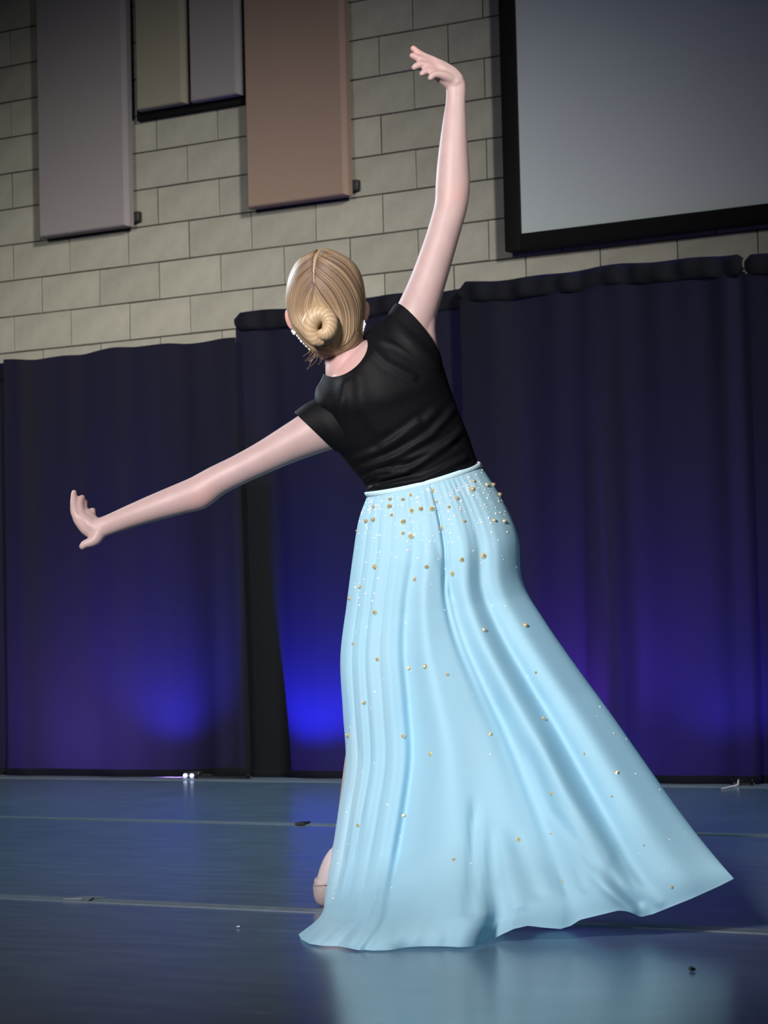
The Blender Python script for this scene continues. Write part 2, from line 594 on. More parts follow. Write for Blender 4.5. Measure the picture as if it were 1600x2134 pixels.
# small two-lens lamp peeking out under the left drape and its black base plate
p = on_floor(395, 1622.5)
t = empty('floor_lamp', (p[0], p[1], 0), 'tiny lit two-lens lamp peeking out under the left drape hem', 'stage light')
MB().box((p[0] - .035, p[1] + .004, .002), (p[0] + .05, p[1] + .05, .034), .004).build('housing', M['black_metal'], t)
for px in (385, 400):
    q = on_floor(px, 1622.5)
    MB().tube([(q[0], p[1] + .006, .014), (q[0], p[1] - .004, .014)], .0085, 10).build('lamp_lens', M['lens'], t)
p0, p1 = on_floor(418, 1622.5), on_floor(520, 1624)
t = MB().box((p0[0], p0[1] + .01, 0), (p1[0], 9.125, .018), .004).build('base_plate', M['black_metal'])
tag(t, 'flat black steel base plate under the left drape hem', 'base')
p = on_floor(1536, 1637)
t = MB().box((p[0] - .012, p[1] - .005, .0), (p[0] + .075, min(p[1] + .06, 9.10), .02), .005).build('base_plate', M['black_metal'])
tag(t, 'small black base plate at the right drape hem', 'base')
p0, p1, p2 = on_floor(1503, 1646), on_floor(1539, 1639), on_floor(1540, 1633)
t = MB().tube([(p0[0], p0[1], .004), (p1[0], p1[1] - .02, .005), (p1[0] + .006, p1[1] - .02, .012), (p1[0] + .008, p1[1] - .018, .03)], [.002, .005, .0045, .002], 6).build('plastic_tie', M['white_bit'])
tag(t, 'loose white plastic tie lying by the right drape hem', 'tie')

# ------------------------------------------------------------------ floor tape and crumbs
def tape(y0, y1, label, seed, mat_='tape'):
    r = random.Random(seed)
    n = 90
    xs = np.linspace(-13, 3, n)
    w = np.array([[r.uniform(-.0025, .0025), r.uniform(-.0025, .0025)] for _ in range(n)])
    top = np.array([[[x, y0 + a, .0022], [x, y1 + b, .0022]] for x, (a, b) in zip(xs, w)])
    G = np.concatenate([top[:, :1] * [1, 1, 0], top, top[:, 1:] * [1, 1, 0]], 1)
    o = MB().grid(G).build('floor_tape', M[mat_], smooth=False)
    return tag(o, label, 'tape', None)


tape(6.885, 6.96, 'narrow pale tape seam across the floor midway to the drapes', 1)
tape(4.685, 4.75, 'wide pale tape seam across the floor at the dancer\'s foot', 2)
tape(9.0, 9.245, 'dull grey tape strip along the foot of the drapes', 3)


def flake(pts, label, cat, name, m, th=.003):
    P = [on_floor(*q, z=.003) for q in pts]
    n = len(P)
    V_ = [tuple(q) for q in P] + [(q[0], q[1], q[2] + th + .002 * (i % 2)) for i, q in enumerate(P)]
    f = [list(range(n))[::-1], list(range(n, 2 * n))] + [[i, (i + 1) % n, n + (i + 1) % n, n + i] for i in range(n)]
    o = MB().add(V_, f).build(name, m, smooth=False)
    return tag(o, label, cat)


flake([(132, 1875), (165, 1872), (172, 1869), (190, 1871), (222, 1871), (195, 1874), (185, 1878), (170, 1875)], 'crumpled scrap of pale tape stuck across the near tape seam', 'tape', 'tape_scrap', M['tape'])
flake([(614, 1719), (630, 1717), (647, 1715), (634, 1719)], 'lifted dark curl of tape on the far tape seam', 'tape', 'tape_curl', M['black_metal'], .006)
flake([(1434, 2021), (1440, 2019), (1449, 2022), (1440, 2024)], 'small black crumb on the floor in front of the skirt', 'crumb', 'floor_crumb', M['black_metal'], .004)
flake([(492, 1931), (499, 1931), (500, 1932), (493, 1932)], 'tiny pale fleck on the floor left of the skirt', 'crumb', 'floor_fleck', M['white_bit'], .0006)

# ==================================================================== the dancer
def project_px(P):
    d = P - CAM
    z = d @ FWD
    return 800 + FPX * (d @ RGT) / z, 1067 - FPX * (d @ UPV) / z


DC = 5.45
V = lambda px, py, t=0.0: at(px, py, DC - t)
TW = -FWD                                        # towards the camera, behind her back
base = on_floor(850, 1905)
person = empty('dancer', (base[0], base[1], 0),
               'dancer seen from behind in black top and long pale blue skirt, arms stretched', 'person')
WLOC['dancer'] = Vector((base[0], base[1], 0))
NR = 48
TH = np.arange(NR) * 2 * math.pi / NR


def ring(L, Rp, t, bn, bf=None, off=(0, 0), ex=1.0, tR=None, foff=None):
    """closed section from its left and right pixel; bn half depth to the camera side, bf to the far side"""
    bf = bn if bf is None else bf
    a, b = V(L[0], L[1], t), V(Rp[0], Rp[1], t if tR is None else tR)
    c, h = (a + b) / 2, (b - a) / 2
    o = (RGT * off[0] - UPV * off[1]) * (DC / FPX)
    out = []
    for th in TH:
        cs, sn = math.cos(th), math.sin(th)
        if ex != 1:
            cs, sn = math.copysign(abs(cs) ** ex, cs), math.copysign(abs(sn) ** ex, sn)
        out.append(c + h * cs + (TW * bn + o) * max(sn, 0) + (TW * bf + o * (.2 if foff is None else foff)) * min(sn, 0))
    return np.array(out)


def limb_rings(pts, ratio=1.0):
    """pts: (px, py, half width in px, t[, ratio]); sections square to the limb in the picture plane"""
    A = np.array([q[:2] for q in pts], float)
    tg = np.gradient(A, axis=0)
    tg /= np.linalg.norm(tg, axis=1)[:, None]
    out = []
    for q, d in zip(pts, tg):
        n = np.array([-d[1], d[0]])
        rt = q[4] if len(q) > 4 else ratio
        out.append(ring(A[len(out)] - n * q[2], A[len(out)] + n * q[2], q[3], q[2] * rt * DC / FPX))
    return np.array(out)


body = MB()
# --- torso and hips
torso = [ring((905, 1290), (1000, 1285), 0, .05), ring((840, 1240), (1040, 1225), 0, .085), ring((790, 1170), (1062, 1140), 0, .108),
         ring((772, 1100), (1040, 1065), 0, .10), ring((772, 1035), (996, 980), 0, .082), ring((762, 1003), (985, 962), .005, .08),
         ring((738, 972), (968, 918), .012, .083), ring((712, 935), (947, 864), .02, .088), ring((692, 893), (926, 808), .03, .088),
         ring((678, 855), (908, 762), .04, .085), ring((668, 833), (872, 715), .043, .066), ring((674, 813), (832, 694), .042, .055),
         ring((682, 798), (776, 704), .038, .044), ring((692, 786), (752, 720), .033, .035)]
body.grid(catmull(torso, 60), True, (True, True))
# --- neck
neck = [ring((652, 700), (748, 655), -.02, .046), ring((668, 728), (757, 690), -.005, .048), ring((677, 756), (764, 708), .018, .050),
        ring((680, 792), (770, 728), .03, .048), ring((700, 830), (800, 755), .03, .045)]
body.grid(catmull(neck, 20), True, (True, True))
# --- head (rows from the crown down, far half is the face)
HEAD = [((666, 526), (684, 525), .045, .008, .012), ((640, 534), (710, 533), .045, .045, .05), ((624, 549), (731, 548), .045, .065, .075),
        ((611, 573), (746, 571), .04, .082, .094), ((603, 602), (754, 600), .035, .092, .102), ((601, 632), (757, 630), .03, .094, .106),
        ((606, 662), (756, 658), .025, .09, .110), ((616, 690), (753, 686), .028, .084, .120), ((632, 714), (751, 708), .030, .070, .126),
        ((648, 733), (747, 726), .028, .052, .12), ((666, 748), (733, 742), .024, .03, .10)]
head_rings = np.array([ring(L, R_, t, bn, bf) for L, R_, t, bn, bf in HEAD])
body.grid(catmull(head_rings, 44), True, (True, True))
# nose, lips, brow on the far side
def blob(c, r, n=12):
    rows = []
    for a in np.linspace(0, math.pi, n):
        rows.append([np.array(c) + RGT * r[0] * math.sin(a) * math.cos(b) + TW * r[1] * math.sin(a) * math.sin(b) + UPV * r[2] * math.cos(a)
                     for b in np.arange(16) * 2 * math.pi / 16])
    return np.array(rows)


for (px, py, t, rx, rt, ru) in ((684, 650, -.082, .012, .018, .020), (683, 632, -.075, .008, .012, .02), (686, 684, -.086, .022, .012, .006),
                                (687, 692, -.084, .019, .012, .006), (690, 715, -.082, .022, .018, .014), (650, 618, -.062, .02, .012, .006), (715, 614, -.062, .02, .012, .006)):
    body.grid(blob(V(px, py, t), (rx, rt, ru)), True, (True, True))
# --- ears
def ear(cx, cy_, ang, w, h, t):
    out = []
    ca, sa = math.cos(ang), math.sin(ang)
    for f, s_ in ((-.007, .5), (-.004, .92), (.002, 1.0), (.006, .9), (.006, .55)):
        out.append([V(cx + s_ * (w * math.cos(b) * ca - h * math.sin(b) * sa), cy_ + s_ * (w * math.cos(b) * sa + h * math.sin(b) * ca), t + f - .003 * math.cos(b))
                    for b in np.arange(24) * 2 * math.pi / 24])
    body.grid(np.array(out), True, (True, True))


ear(605, 666, -.28, 10.5, 24, -.004)
ear(761, 650, .12, 9.5, 23, -.004)
# --- right arm, raised
RA = [(838, 735, 50, .025, .8), (850, 700, 48, .025, .85), (866, 655, 43, .02), (886, 602, 38.5, .01), (907, 540, 35.5, .0), (925, 482, 34, -.01),
      (939, 430, 34.5, -.02, .95), (943, 392, 36, -.025, .9), (944, 350, 34, -.03, .95), (945, 305, 30, -.035), (947, 255, 25, -.04, .95), (949, 213, 20.5, -.045, .8), (950, 186, 20.5, -.045, .72),
      (951, 168, 18, -.045, .7)]
body.grid(catmull(limb_rings(RA), 90), True, (True, True))
body.grid(blob(V(964.5, 412, -.018), (.0145, .014, .022)), True, (True, True))
# armpit fold joining the raised arm to the flank
PIT = [(890, 620, 16, .02), (884, 660, 24, .025), (884, 695, 24, .028), (892, 730, 21, .026), (901, 775, 20, .02), (905, 830, 20, .01)]
body.grid(catmull(limb_rings(PIT), 14), True, (True, True))
# --- left arm, reaching out and down
LA = [(735, 862, 58, .03, .8), (690, 882, 54, .03, .82), (650, 902, 46, .03, .92), (600, 927, 39, .025), (550, 953, 34, .02), (500, 978, 31.5, .015), (452, 1002, 32, .012, .95),
      (413, 1027, 35.5, .01, .88), (372, 1041, 32, .005, .92), (322, 1058, 28, .0), (272, 1076, 24, -.005, .95), (228, 1093, 21, -.01, .82), (205, 1101, 21.5, -.012, .74), (190, 1104, 20, -.014, .7)]
body.grid(catmull(limb_rings(LA), 90), True, (True, True))


def chain(pts, n=26, nr=14, flat=1.0):
    """tapered finger or palm ray: (px, py, t, radius in metres)"""
    K = np.array([list(V(x, y, t)) + [r] for x, y, t, r in pts])
    S_ = catmull(K, n)
    P_, r_ = S_[:, :3], np.maximum(S_[:, 3], .0008)
    d0, d1 = P_[0] - P_[1], P_[-1] - P_[-2]
    d0, d1 = d0 / np.linalg.norm(d0), d1 / np.linalg.norm(d1)
    P_ = np.concatenate([[P_[0] + d0 * r_[0] * .8], P_, [P_[-1] + d1 * r_[-1] * .55], [P_[-1] + d1 * r_[-1] * .9]])
    r_ = np.concatenate([[r_[0] * .4], r_, [r_[-1] * .8], [r_[-1] * .35]])
    body.tube(P_, r_, nr, True)


# --- left hand: wrist cocked up, fingers away from the camera, thumb hanging down
LH_t = -.014
for pts in (
        [(200, 1103, -.014, .019), (185, 1092, -.016, .0185), (170, 1080, -.022, .016)],
        [(196, 1112, -.014, .016), (180, 1100, -.016, .0165), (163, 1080, -.022, .014)],
        [(205, 1095, -.02, .015), (188, 1082, -.026, .015), (180, 1070, -.034, .012)]):
    chain(pts, 16)
chain([(176, 1098, -.016, .0120), (158, 1072, -.020, .0108), (153.5, 1054, -.030, .0085), (153.5, 1038, -.046, .0078), (154.5, 1026, -.060, .0068)])       # index
chain([(180, 1094, -.020, .0120), (168, 1068, -.026, .0115), (166, 1053, -.038, .0098), (168, 1043, -.050, .0088), (171.5, 1037, -.060, .0076)])           # middle
chain([(186, 1090, -.026, .0115), (177, 1071, -.034, .0110), (175, 1059, -.045, .0096), (175.5, 1051, -.055, .0086), (177, 1047, -.062, .0074)])             # ring
chain([(196, 1094, -.026, .0105), (192.5, 1080, -.030, .0100), (192, 1070, -.036, .0092), (193, 1064, -.040, .0080)])                                    # little
chain([(206, 1110, -.008, .0180), (198, 1124, -.002, .0145), (186, 1131, .002, .0112), (177, 1134, .003, .0094), (171.5, 1139, .003, .0082)])               # thumb
# --- right hand: bent in over the head, fingers trailing
for pts in (
        [(951, 176, -.045, .019), (940, 160, -.045, .0175), (915, 140, -.042, .0145)],
        [(957, 168, -.045, .013), (942, 152, -.048, .0145), (915, 134, -.048, .0125)],
        [(942, 182, -.045, .012), (926, 166, -.040, .0145), (905, 151, -.036, .0125)]):
    chain(pts, 16)
chain([(925, 142, -.048, .0135), (903, 128, -.050, .0115), (884, 118.5, -.050, .0098), (870, 109.5, -.048, .0088), (861, 101, -.046, .0076)])               # index
chain([(921, 147, -.044, .0130), (897, 134, -.043, .0112), (878, 125, -.040, .0096), (866, 120, -.036, .0086), (859, 116, -.034, .0076)])               # middle
chain([(917, 153, -.038, .0125), (895, 140, -.034, .0108), (879, 135, -.028, .0092), (869, 137, -.024, .0084), (863, 141, -.022, .0074)])                 # ring
chain([(917, 159, -.033, .0115), (902, 149, -.028, .0098), (890, 148, -.022, .0084), (883, 151, -.020, .0076), (879, 154, -.018, .0068)])                 # little
chain([(942, 166, -.038, .0135), (925, 158, -.026, .0115), (910, 155, -.018, .0090), (901, 158, -.014, .0080), (897, 163, -.012, .0070)])                 # thumb
# --- legs under the skirt
LL = [(845, 1190, 62, .0), (825, 1280, 56, -.01), (800, 1390, 47, -.03), (775, 1490, 40, -.06), (757, 1580, 38, -.11, 1.05), (738, 1670, 31, -.17), (716, 1750, 20, -.215), (705, 1785, 18, -.225)]
body.grid(catmull(limb_rings(LL), 60), True, (True, True))
RL = [(970, 1180, 66, .0), (978, 1280, 58, -.005), (988, 1390, 48, -.01), (996, 1490, 41, -.02), (1002, 1590, 38, -.05, 1.05), (1002, 1690, 31, -.08), (998, 1790, 20, -.10), (996, 1830, 20, -.10)]
body.grid(catmull(limb_rings(RL), 60), True, (True, True))
# left foot on its toes, heel lifted
chain([(706, 1778, -.225, .024), (698, 1800, -.225, .030), (688, 1830, -.232, .031), (679, 1862, -.242, .026), (675, 1876, -.25, .014)], 24, 18)
# right foot flat
f0 = on_floor(996, 1880, .03)
f0 = V(996, 1830, -.10)
zf = f0.copy(); zf[2] = .03
body.tube([f0, (f0 + zf) / 2, zf + TW * .035 * np.array([1, 1, 0])], [.024, .026, .026], 14)
fw = FWD * np.array([1, 1, 0]); fw = fw / np.linalg.norm(fw)
body.tube([zf - fw * .035, zf, zf + fw * .07, zf + fw * .14, zf + fw * .165], [.02, .029, .034, .026, .012], 16, flat=.85)

raw = body.build('raw_body', M['skin'])
raw.data.validate()
md = raw.modifiers.new('union', 'REMESH')
md.mode = 'VOXEL'
md.voxel_size = .0029
md.use_smooth_shade = True
ms = raw.modifiers.new('relax', 'SMOOTH')
ms.factor = .5
ms.iterations = 5
dg = bpy.context.evaluated_depsgraph_get()
bme = bpy.data.meshes.new_from_object(raw.evaluated_get(dg))
bpy.data.objects.remove(raw)
bme.name = 'body'
# blush where skin is redder
nv = len(bme.vertices)
co = np.empty(nv * 3)
bme.vertices.foreach_get('co', co)
co = co.reshape(-1, 3)
bl = np.zeros(nv)
for (px, py, t, r, a) in ((608, 666, 0, .03, .75), (760, 650, 0, .03, .5), (425, 1042, .04, .035, .30), (950, 400, .02, .03, .26), (720, 755, .08, .05, .34),
                          (862, 105, -.04, .025, .4), (170, 1040, -.05, .03, .2), (890, 140, -.03, .03, .25)):
    bl = np.maximum(bl, a * np.exp(-(np.linalg.norm(co - V(px, py, t), axis=1) / r) ** 2))
bx_, by_ = project_px(co)
tg = bme.attributes.new('tights', 'FLOAT', 'POINT')
tg.data.foreach_set('value', ((co[:, 2] < .9) & (bx_ > 600)).astype(float))
at_ = bme.attributes.new('blush', 'FLOAT', 'POINT')
at_.data.foreach_set('value', bl)
bme.materials.clear()
bob = link('body', bme, M['skin'], person)

# --- eyes on the far side of the head
for px in (654, 713):
    MB().grid(blob(V(px, 636, -.066), (.012, .012, .012)), True, (True, True)).build('eye', M['eye'], person)


# ------------------------------------------------------------------ black top
def seg_dist(px, py, poly):
    """distance to a polyline and where along it"""
    best = np.full(px.shape, 1e9)
    for (x0, y0), (x1, y1) in zip(poly[:-1], poly[1:]):
        dx_, dy_ = x1 - x0, y1 - y0
        tt = np.clip(((px - x0) * dx_ + (py - y0) * dy_) / (dx_ * dx_ + dy_ * dy_), 0, 1)
        best = np.minimum(best, np.hypot(px - x0 - tt * dx_, py - y0 - tt * dy_))
    return best


WRINKLES = [([(760, 1000), (860, 975), (930, 930), (965, 890)], 6, .0050), ([(770, 1018), (880, 1000), (970, 955)], 6, .0045), ([(748, 980), (830, 950), (900, 905), (950, 850)], 7, .0050),
            ([(735, 960), (800, 935), (870, 880)], 7, .0035), ([(765, 1025), (790, 1000), (850, 985)], 4, .004), ([(752, 1000), (780, 985), (810, 980)], 4, .004), ([(772, 722), (805, 755), (862, 785)], 7, .0026),
            ([(785, 705), (830, 722), (880, 752)], 6, .0024), ([(715, 800), (708, 870), (716, 930)], 11, .0040), ([(745, 790), (755, 850), (790, 900)], 14, .0026),
            ([(800, 930), (860, 905), (905, 860)], 9, .003), ([(840, 960), (905, 935), (962, 905)], 6, .0035)]


def wrinkle(P):
    px, py = project_px(P)
    h = np.zeros(len(P))
    for poly, w, a in WRINKLES:
        d = seg_dist(px, py, poly)
        h += 1.4 * a * np.exp(-(d / w) ** 2) - a * .4 * np.exp(-((d - 2 * w) / w) ** 2)
    return h


shirt = MB()
SR = [ring((764, 1040), (1004, 978), 0, .094), ring((763, 1024), (1000, 968), .002, .093), ring((754, 1003), (992, 955), .006, .090), ring((729, 972), (976, 908), .013, .092),
      ring((702, 936), (956, 858), .02, .096), ring((682, 894), (936, 803), .03, .097, off=(1, 12)), ring((667, 856), (921, 757), .04, .096, off=(3, 28)),
      ring((656, 832), (893, 700), .044, .091, off=(6, 44)), ring((658, 812), (856, 664), .046, .082, off=(11, 52)), ring((667, 796), (800, 668), .045, .073, off=(20, 40)),
      ring((675, 779), (758, 700), .042, .064, off=(27, 26))]
SG = catmull(SR, 130)
# densify around the ring
SGd = np.stack([catmull(np.concatenate([r_, r_[:1]]), 180)[:-1] for r_ in SG])
flat = SGd.reshape(-1, 3)
back = np.clip(((flat - SGd.mean(1).repeat(SGd.shape[1], 0)) @ TW) / .05, 0, 1)
flat = flat + np.outer(wrinkle(flat) * back, TW)
shirt.grid(flat.reshape(SGd.shape), True)
top = shirt.build('black_top', M['top'], person)


def sleeve(rings, name, n=30):
    G = catmull(rings, n)
    G = np.stack([catmull(np.concatenate([r_, r_[:1]]), 96)[:-1] for r_ in G])
    # turned hem at the opening
    c = G[-1].mean(0)
    inner = c + (G[-1] - c) * .94
    inner2 = G[-4].mean(0) + (G[-4] - G[-4].mean(0)) * .93
    return MB().grid(np.concatenate([G, [inner, inner2]]), True).build(name, M['top'], person)


sleeve([ring((730, 790), (790, 925), .02, .05), ring((690, 812), (748, 942), .03, .064), ring((658, 830), (722, 946), .032, .064),
        ring((634, 843), (708, 944), .032, .058), ring((613, 859), (698, 941), .031, .052)], 'sleeve')
sleeve([ring((770, 740), (900, 850), .03, .06), ring((795, 682), (923, 790), .04, .072, off=(2, -3)), ring((810, 652), (922, 766), .034, .060, off=(5, -7)), ring((823, 633), (919, 752), .028, .054, off=(9, -9))], 'sleeve')

# ------------------------------------------------------------------ skirt
SL = [(765, 1034), (747, 1085), (735, 1160), (722, 1260), (709, 1370), (714, 1480), (720, 1590), (705, 1690), (691, 1780), (678, 1862), (668, 1908), (622, 1947)]
SRt = [(1003, 972), (1046, 1040), (1079, 1118), (1089, 1212), (1136, 1295), (1202, 1390), (1273, 1487), (1345, 1590), (1405, 1675), (1455, 1742), (1500, 1797), (1529, 1831)]
NVr = 150
Lr, Rr_ = catmull(SL, NVr), catmull(SRt, NVr)
vv = np.linspace(0, 1, NVr)
HEM = np.array([(622, 1947), (628, 1958), (645, 1967), (672, 1971), (705, 1972), (722, 1975), (745, 1980), (775, 1982), (812, 1980), (845, 1974), (880, 1972), (925, 1972), (960, 1974), (988, 1972),
                (1012, 1965), (1040, 1950), (1070, 1936), (1100, 1929), (1130, 1933), (1168, 1936), (1190, 1929), (1208, 1917), (1245, 1908), (1290, 1897), (1310, 1900), (1335, 1911),
                (1360, 1905), (1440, 1873), (1500, 1846), (1529, 1831)], float)
tL = np.interp(vv, [0, .3, .6, .8, .9, 1], [0, 0, .03, .08, .13, .27])
tR = np.interp(vv, [0, .3, .5, .7, 1], [0, .02, .10, .25, .53])
NB = np.interp(vv, [0, .1, .2, .35, .6, 1], [.096, .115, .135, .14, .18, .2])
GU = ([0, .15, .39, .47, .56, .75, 1], [0, .05, .165, .36, .60, .80, 1])
FOLDS = [  # u, half width, height at the waist, at mid length, at the hem (metres towards the camera)
    (.035, .012, .002, .005, .004), (.07, .010, -.003, -.005, -.004), (.105, .012, .002, .004, .004), (.145, .009, -.003, -.006, -.004), (.175, .014, .002, .004, .006),
    (.225, .012, -.003, -.005, -.006), (.275, .030, .003, .008, .012), (.335, .022, .002, .005, .010), (.375, .045, -.004, -.032, -.042), (.455, .040, .005, .040, .058),
    (.505, .028, .002, .008, -.018), (.555, .011, -.016, -.005, 0), (.592, .036, -.003, -.036, -.036), (.675, .045, .004, .036, .034), (.765, .036, -.003, -.032, -.040),
    (.875, .055, .003, .024, .030)]
NS = 230


def fold(u, v):
    h = np.zeros_like(u)
    for (u0, w, a, b, c) in FOLDS:
        amp = np.interp(v, [0, .03, .12, .5, 1], [0, a * .4, a, b, c])
        h += amp * np.exp(-((u - u0) / w) ** 2)
    h += .0011 * np.sin(u * 130 + 2 * np.sin(u * 17)) * np.exp(-v / .14) * min(1, v / .03)
    return h


CREASES = [  # picture polyline on the cloth, half width in px, height in metres
    ([(988, 1650), (989, 1740), (986, 1820), (975, 1900)], 9, -.020), ([(1004, 1690), (1004, 1800), (1012, 1900)], 12, .014),
    ([(1040, 1710), (1055, 1800), (1078, 1885)], 13, .016), ([(1024, 1730), (1034, 1830)], 9, -.010), ([(1070, 1715), (1095, 1800), (1118, 1862)], 13, -.014),
    ([(1120, 1790), (1138, 1850)], 10, .008), ([(1160, 1800), (1180, 1860)], 9, -.008), ([(1190, 1790), (1215, 1850)], 10, .008),
    ([(1228, 1810), (1262, 1850), (1318, 1898)], 11, .016), ([(1248, 1795), (1292, 1848), (1330, 1882)], 11, -.015), ([(1292, 1798), (1330, 1840), (1372, 1880)], 12, .010),
    ([(1085, 1530), (1150, 1690), (1235, 1800)], 13, -.014), ([(1105, 1500), (1180, 1650), (1270, 1780)], 16, .012),
    ([(766, 1690), (738, 1830), (692, 1950)], 8, -.009), ([(738, 1640), (716, 1800), (672, 1925)], 7, -.007), ([(800, 1820), (760, 1920), (728, 1965)], 8, .010),
    ([(930, 1970), (934, 1945), (946, 1918)], 7, -.016), ([(862, 1960), (890, 1880), (915, 1800)], 16, .010), ([(820, 1965), (845, 1900)], 10, -.009),
    ([(905, 1120), (925, 1180), (940, 1240)], 9, -.008)]


def creases(x, y):
    h = np.zeros(len(x))
    for poly, w, a in CREASES:
        y0_ = min(q[1] for q in poly)
        h += a * np.exp(-(seg_dist(x, y, poly) / w) ** 2) * smoothstep(y0_ - 8, y0_ + min(70, .6 * (max(q[1] for q in poly) - y0_)), y)
    return h


def skirt_rows(far=False, ns=NS):
    G = np.zeros((NVr, ns, 3))
    k = np.linspace(0, 1, ns)
    u = (1 - np.cos(math.pi * k)) / 2 * .6 + k * .4
    for i, v in enumerate(vv):
        w = float(smoothstep(.12, 1, v)) ** .8
        sm = u * (1 - w) + np.interp(u, *GU) * w
        x = Lr[i][0] + (Rr_[i][0] - Lr[i][0]) * sm
        y = Lr[i][1] + (Rr_[i][1] - Lr[i][1]) * sm
        hx = 622 + 907 * sm
        hemy = np.interp(hx, HEM[:, 0], HEM[:, 1])
        chord = 1947 + (1831 - 1947) * sm
        bow = 9 * 4 * sm * (1 - sm) * (1 - v)
        y = y + bow + (hemy - chord) * (.25 * v ** 2 + .75 * v ** 7)
        e_ = np.sqrt(np.clip(1 - (2 * sm - 1) ** 2, 0, 1))
        te = tL[i] + (tR[i] - tL[i]) * sm
        if not far:
            edge = np.clip(np.minimum(sm, 1 - sm) / .05, 0, 1) ** .5
            t = te + NB[i] * e_ + fold(u, v) * edge + creases(x, y) * edge
            # the hem lies on the floor up to where it is lifted on the right
            th = np.array([DC - float((on_floor(a, b, .004) - CAM) @ FWD) for a, b in zip(hx, hemy)])
            th = np.where(hx > 985, th + (.53 - th) * smoothstep(985, 1060, hx), th)
            wh = float(smoothstep(.72, 1, v))
            t = t * (1 - wh) + (th + (.45 * fold(u, v) + .8 * creases(x, y)) * edge) * wh
        else:
            y = y - 14 * v ** 4 * smoothstep(.6, .72, sm) * 0 - np.where(sm < .55, 26 * v ** 6 * e_, 0)
            t = te - (.09 + .06 * min(1, v * 4)) * e_ * (1 - .6 * v * sm) + .02 * v * np.sin(u * 40) * e_
        P = np.stack([at(a, b, DC - c) for a, b, c in zip(x, y, t)])
        P[:, 2] = np.maximum(P[:, 2], .003)
        G[i] = P
    return G


near, far_ = skirt_rows(), skirt_rows(True, 110)
# the wrap opening on her left: the far side stops short of the near edge lower down
cut = np.interp(vv, [0, .35, .6, 1], [0, 0, .22, .30])
for i in range(NVr):
    n = far_.shape[1]
    q = np.linspace(cut[i], 1, n) * (n - 1)
    lo = np.clip(np.floor(q).astype(int), 0, n - 2)
    fr_ = (q - lo)[:, None]
    far_[i] = far_[i][lo] * (1 - fr_) + far_[i][lo + 1] * fr_
sheet = np.concatenate([near, far_[:, ::-1][:, 1:]], 1)
skirt = MB().grid(sheet).build('skirt', M['skirt'], person)

# waistband
wr = []
full = np.concatenate([near[0], far_[0][::-1][1:-1]])
c = full.mean(0)
band_dir = (V(880, 985) - V(893, 1010))
band_dir /= np.linalg.norm(band_dir)
for a, o_ in ((-.002, 1.0), (-.001, 1.022), (.0075, 1.024), (.010, 1.012), (.010, .985)):
    wr.append(c + (full - c) * o_ + band_dir * a)
MB().grid(np.array(wr), True).build('waistband', M['band'], skirt)
MB().tube([V(991, 970, .02), V(996, 966, .022), V(1001, 969, .02), V(998, 964, .02), V(994, 963, .02)], [.002, .004, .003, .003, .002], 6).build('ribbon_end', M['white_bit'], skirt)

# studs and rhinestones on the near face
bvh = BVHTree.FromPolygons([tuple(p) for p in near.reshape(-1, 3)],
                           [[i * NS + j, i * NS + j + 1, (i + 1) * NS + j + 1, (i + 1) * NS + j] for i in range(NVr - 1) for j in range(NS - 1)])


def on_skirt(px, py):
    d = Vector(at(px, py, 1) - CAM).normalized()
    hit, nrm, _, _ = bvh.ray_cast(Vector(CAM), d)
    if hit is None:
        hit, nrm, _, _ = bvh.find_nearest(Vector(V(px, py, .12)))
    if nrm.dot(d) > 0:
        nrm = -nrm
    return hit, nrm


def stud_mesh(name, n, prof, m):
    v, f = [], []
    for k, (r, h) in enumerate(prof):
        if r == 0:
            v.append((0, 0, h))
        else:
            v += [(r * math.cos(2 * math.pi * (i + .5 * (k % 2)) / n), r * math.sin(2 * math.pi * (i + .5 * (k % 2)) / n), h) for i in range(n)]
    rows = len(prof) - 1
    for k in range(rows - 1):
        for i in range(n):
            f.append([k * n + i, k * n + (i + 1) % n, (k + 1) * n + (i + 1) % n, (k + 1) * n + i])
    for i in range(n):
        f.append([(rows - 1) * n + i, (rows - 1) * n + (i + 1) % n, rows * n])
    me = mesh(name, v, f)
    me.materials.append(m)
    return me


gold_me = stud_mesh('stud', 8, [(1, 0), (1, .25), (.62, .75), (0, 1.25)], M['gold'])
Z7 = lambda x, y: (740 + x / 4.706, 960 + y / 4.706)
Z5 = lambda x, y: (690 + x / 3.441, 940 + y / 3.441)
big = [Z7(*q) + (r,) for *q, r in ((180, 452, .8), (105, 592, .9), (175, 580, 1), (333, 447, 1.05), (340, 377, .8), (465, 380, .8), (545, 335, .8), (765, 295, .8), (640, 472, 1), (555, 490, 1.1),
       (750, 472, 1.1), (470, 597, 1.1), (548, 740, 1.1), (843, 660, 1.1), (918, 455, .75), (995, 368, .95), (1148, 280, 1.15), (1160, 200, .75), (1290, 240, .95), (1350, 238, .95), (1412, 335, 1),
       (1505, 500, .9), (1460, 595, 1), (800, 398, .7), (357, 535, .85), (468, 712, .8), (1065, 590, .8), (20, 690, .6))]
big += [Z5(*q) + (r,) for *q, r in ((1092, 752, 1.2), (935, 780, 1), (315, 830, 1.15), (683, 830, .9), (870, 880, 1.05), (600, 918, .9), (205, 975, .9), (133, 1055, .9), (312, 1157, 1), (1095, 1283, .95), (1393, 1250, 1.05),
       (158, 1380, .7), (333, 1492, .85), (560, 1558, .9), (675, 1545, 1), (832, 1602, .75), (235, 1805, .9), (122, 2038, 1), (517, 2045, .9), (1136, 2028, .9), (1520, 1920, .95), (1466, 1588, .6))]
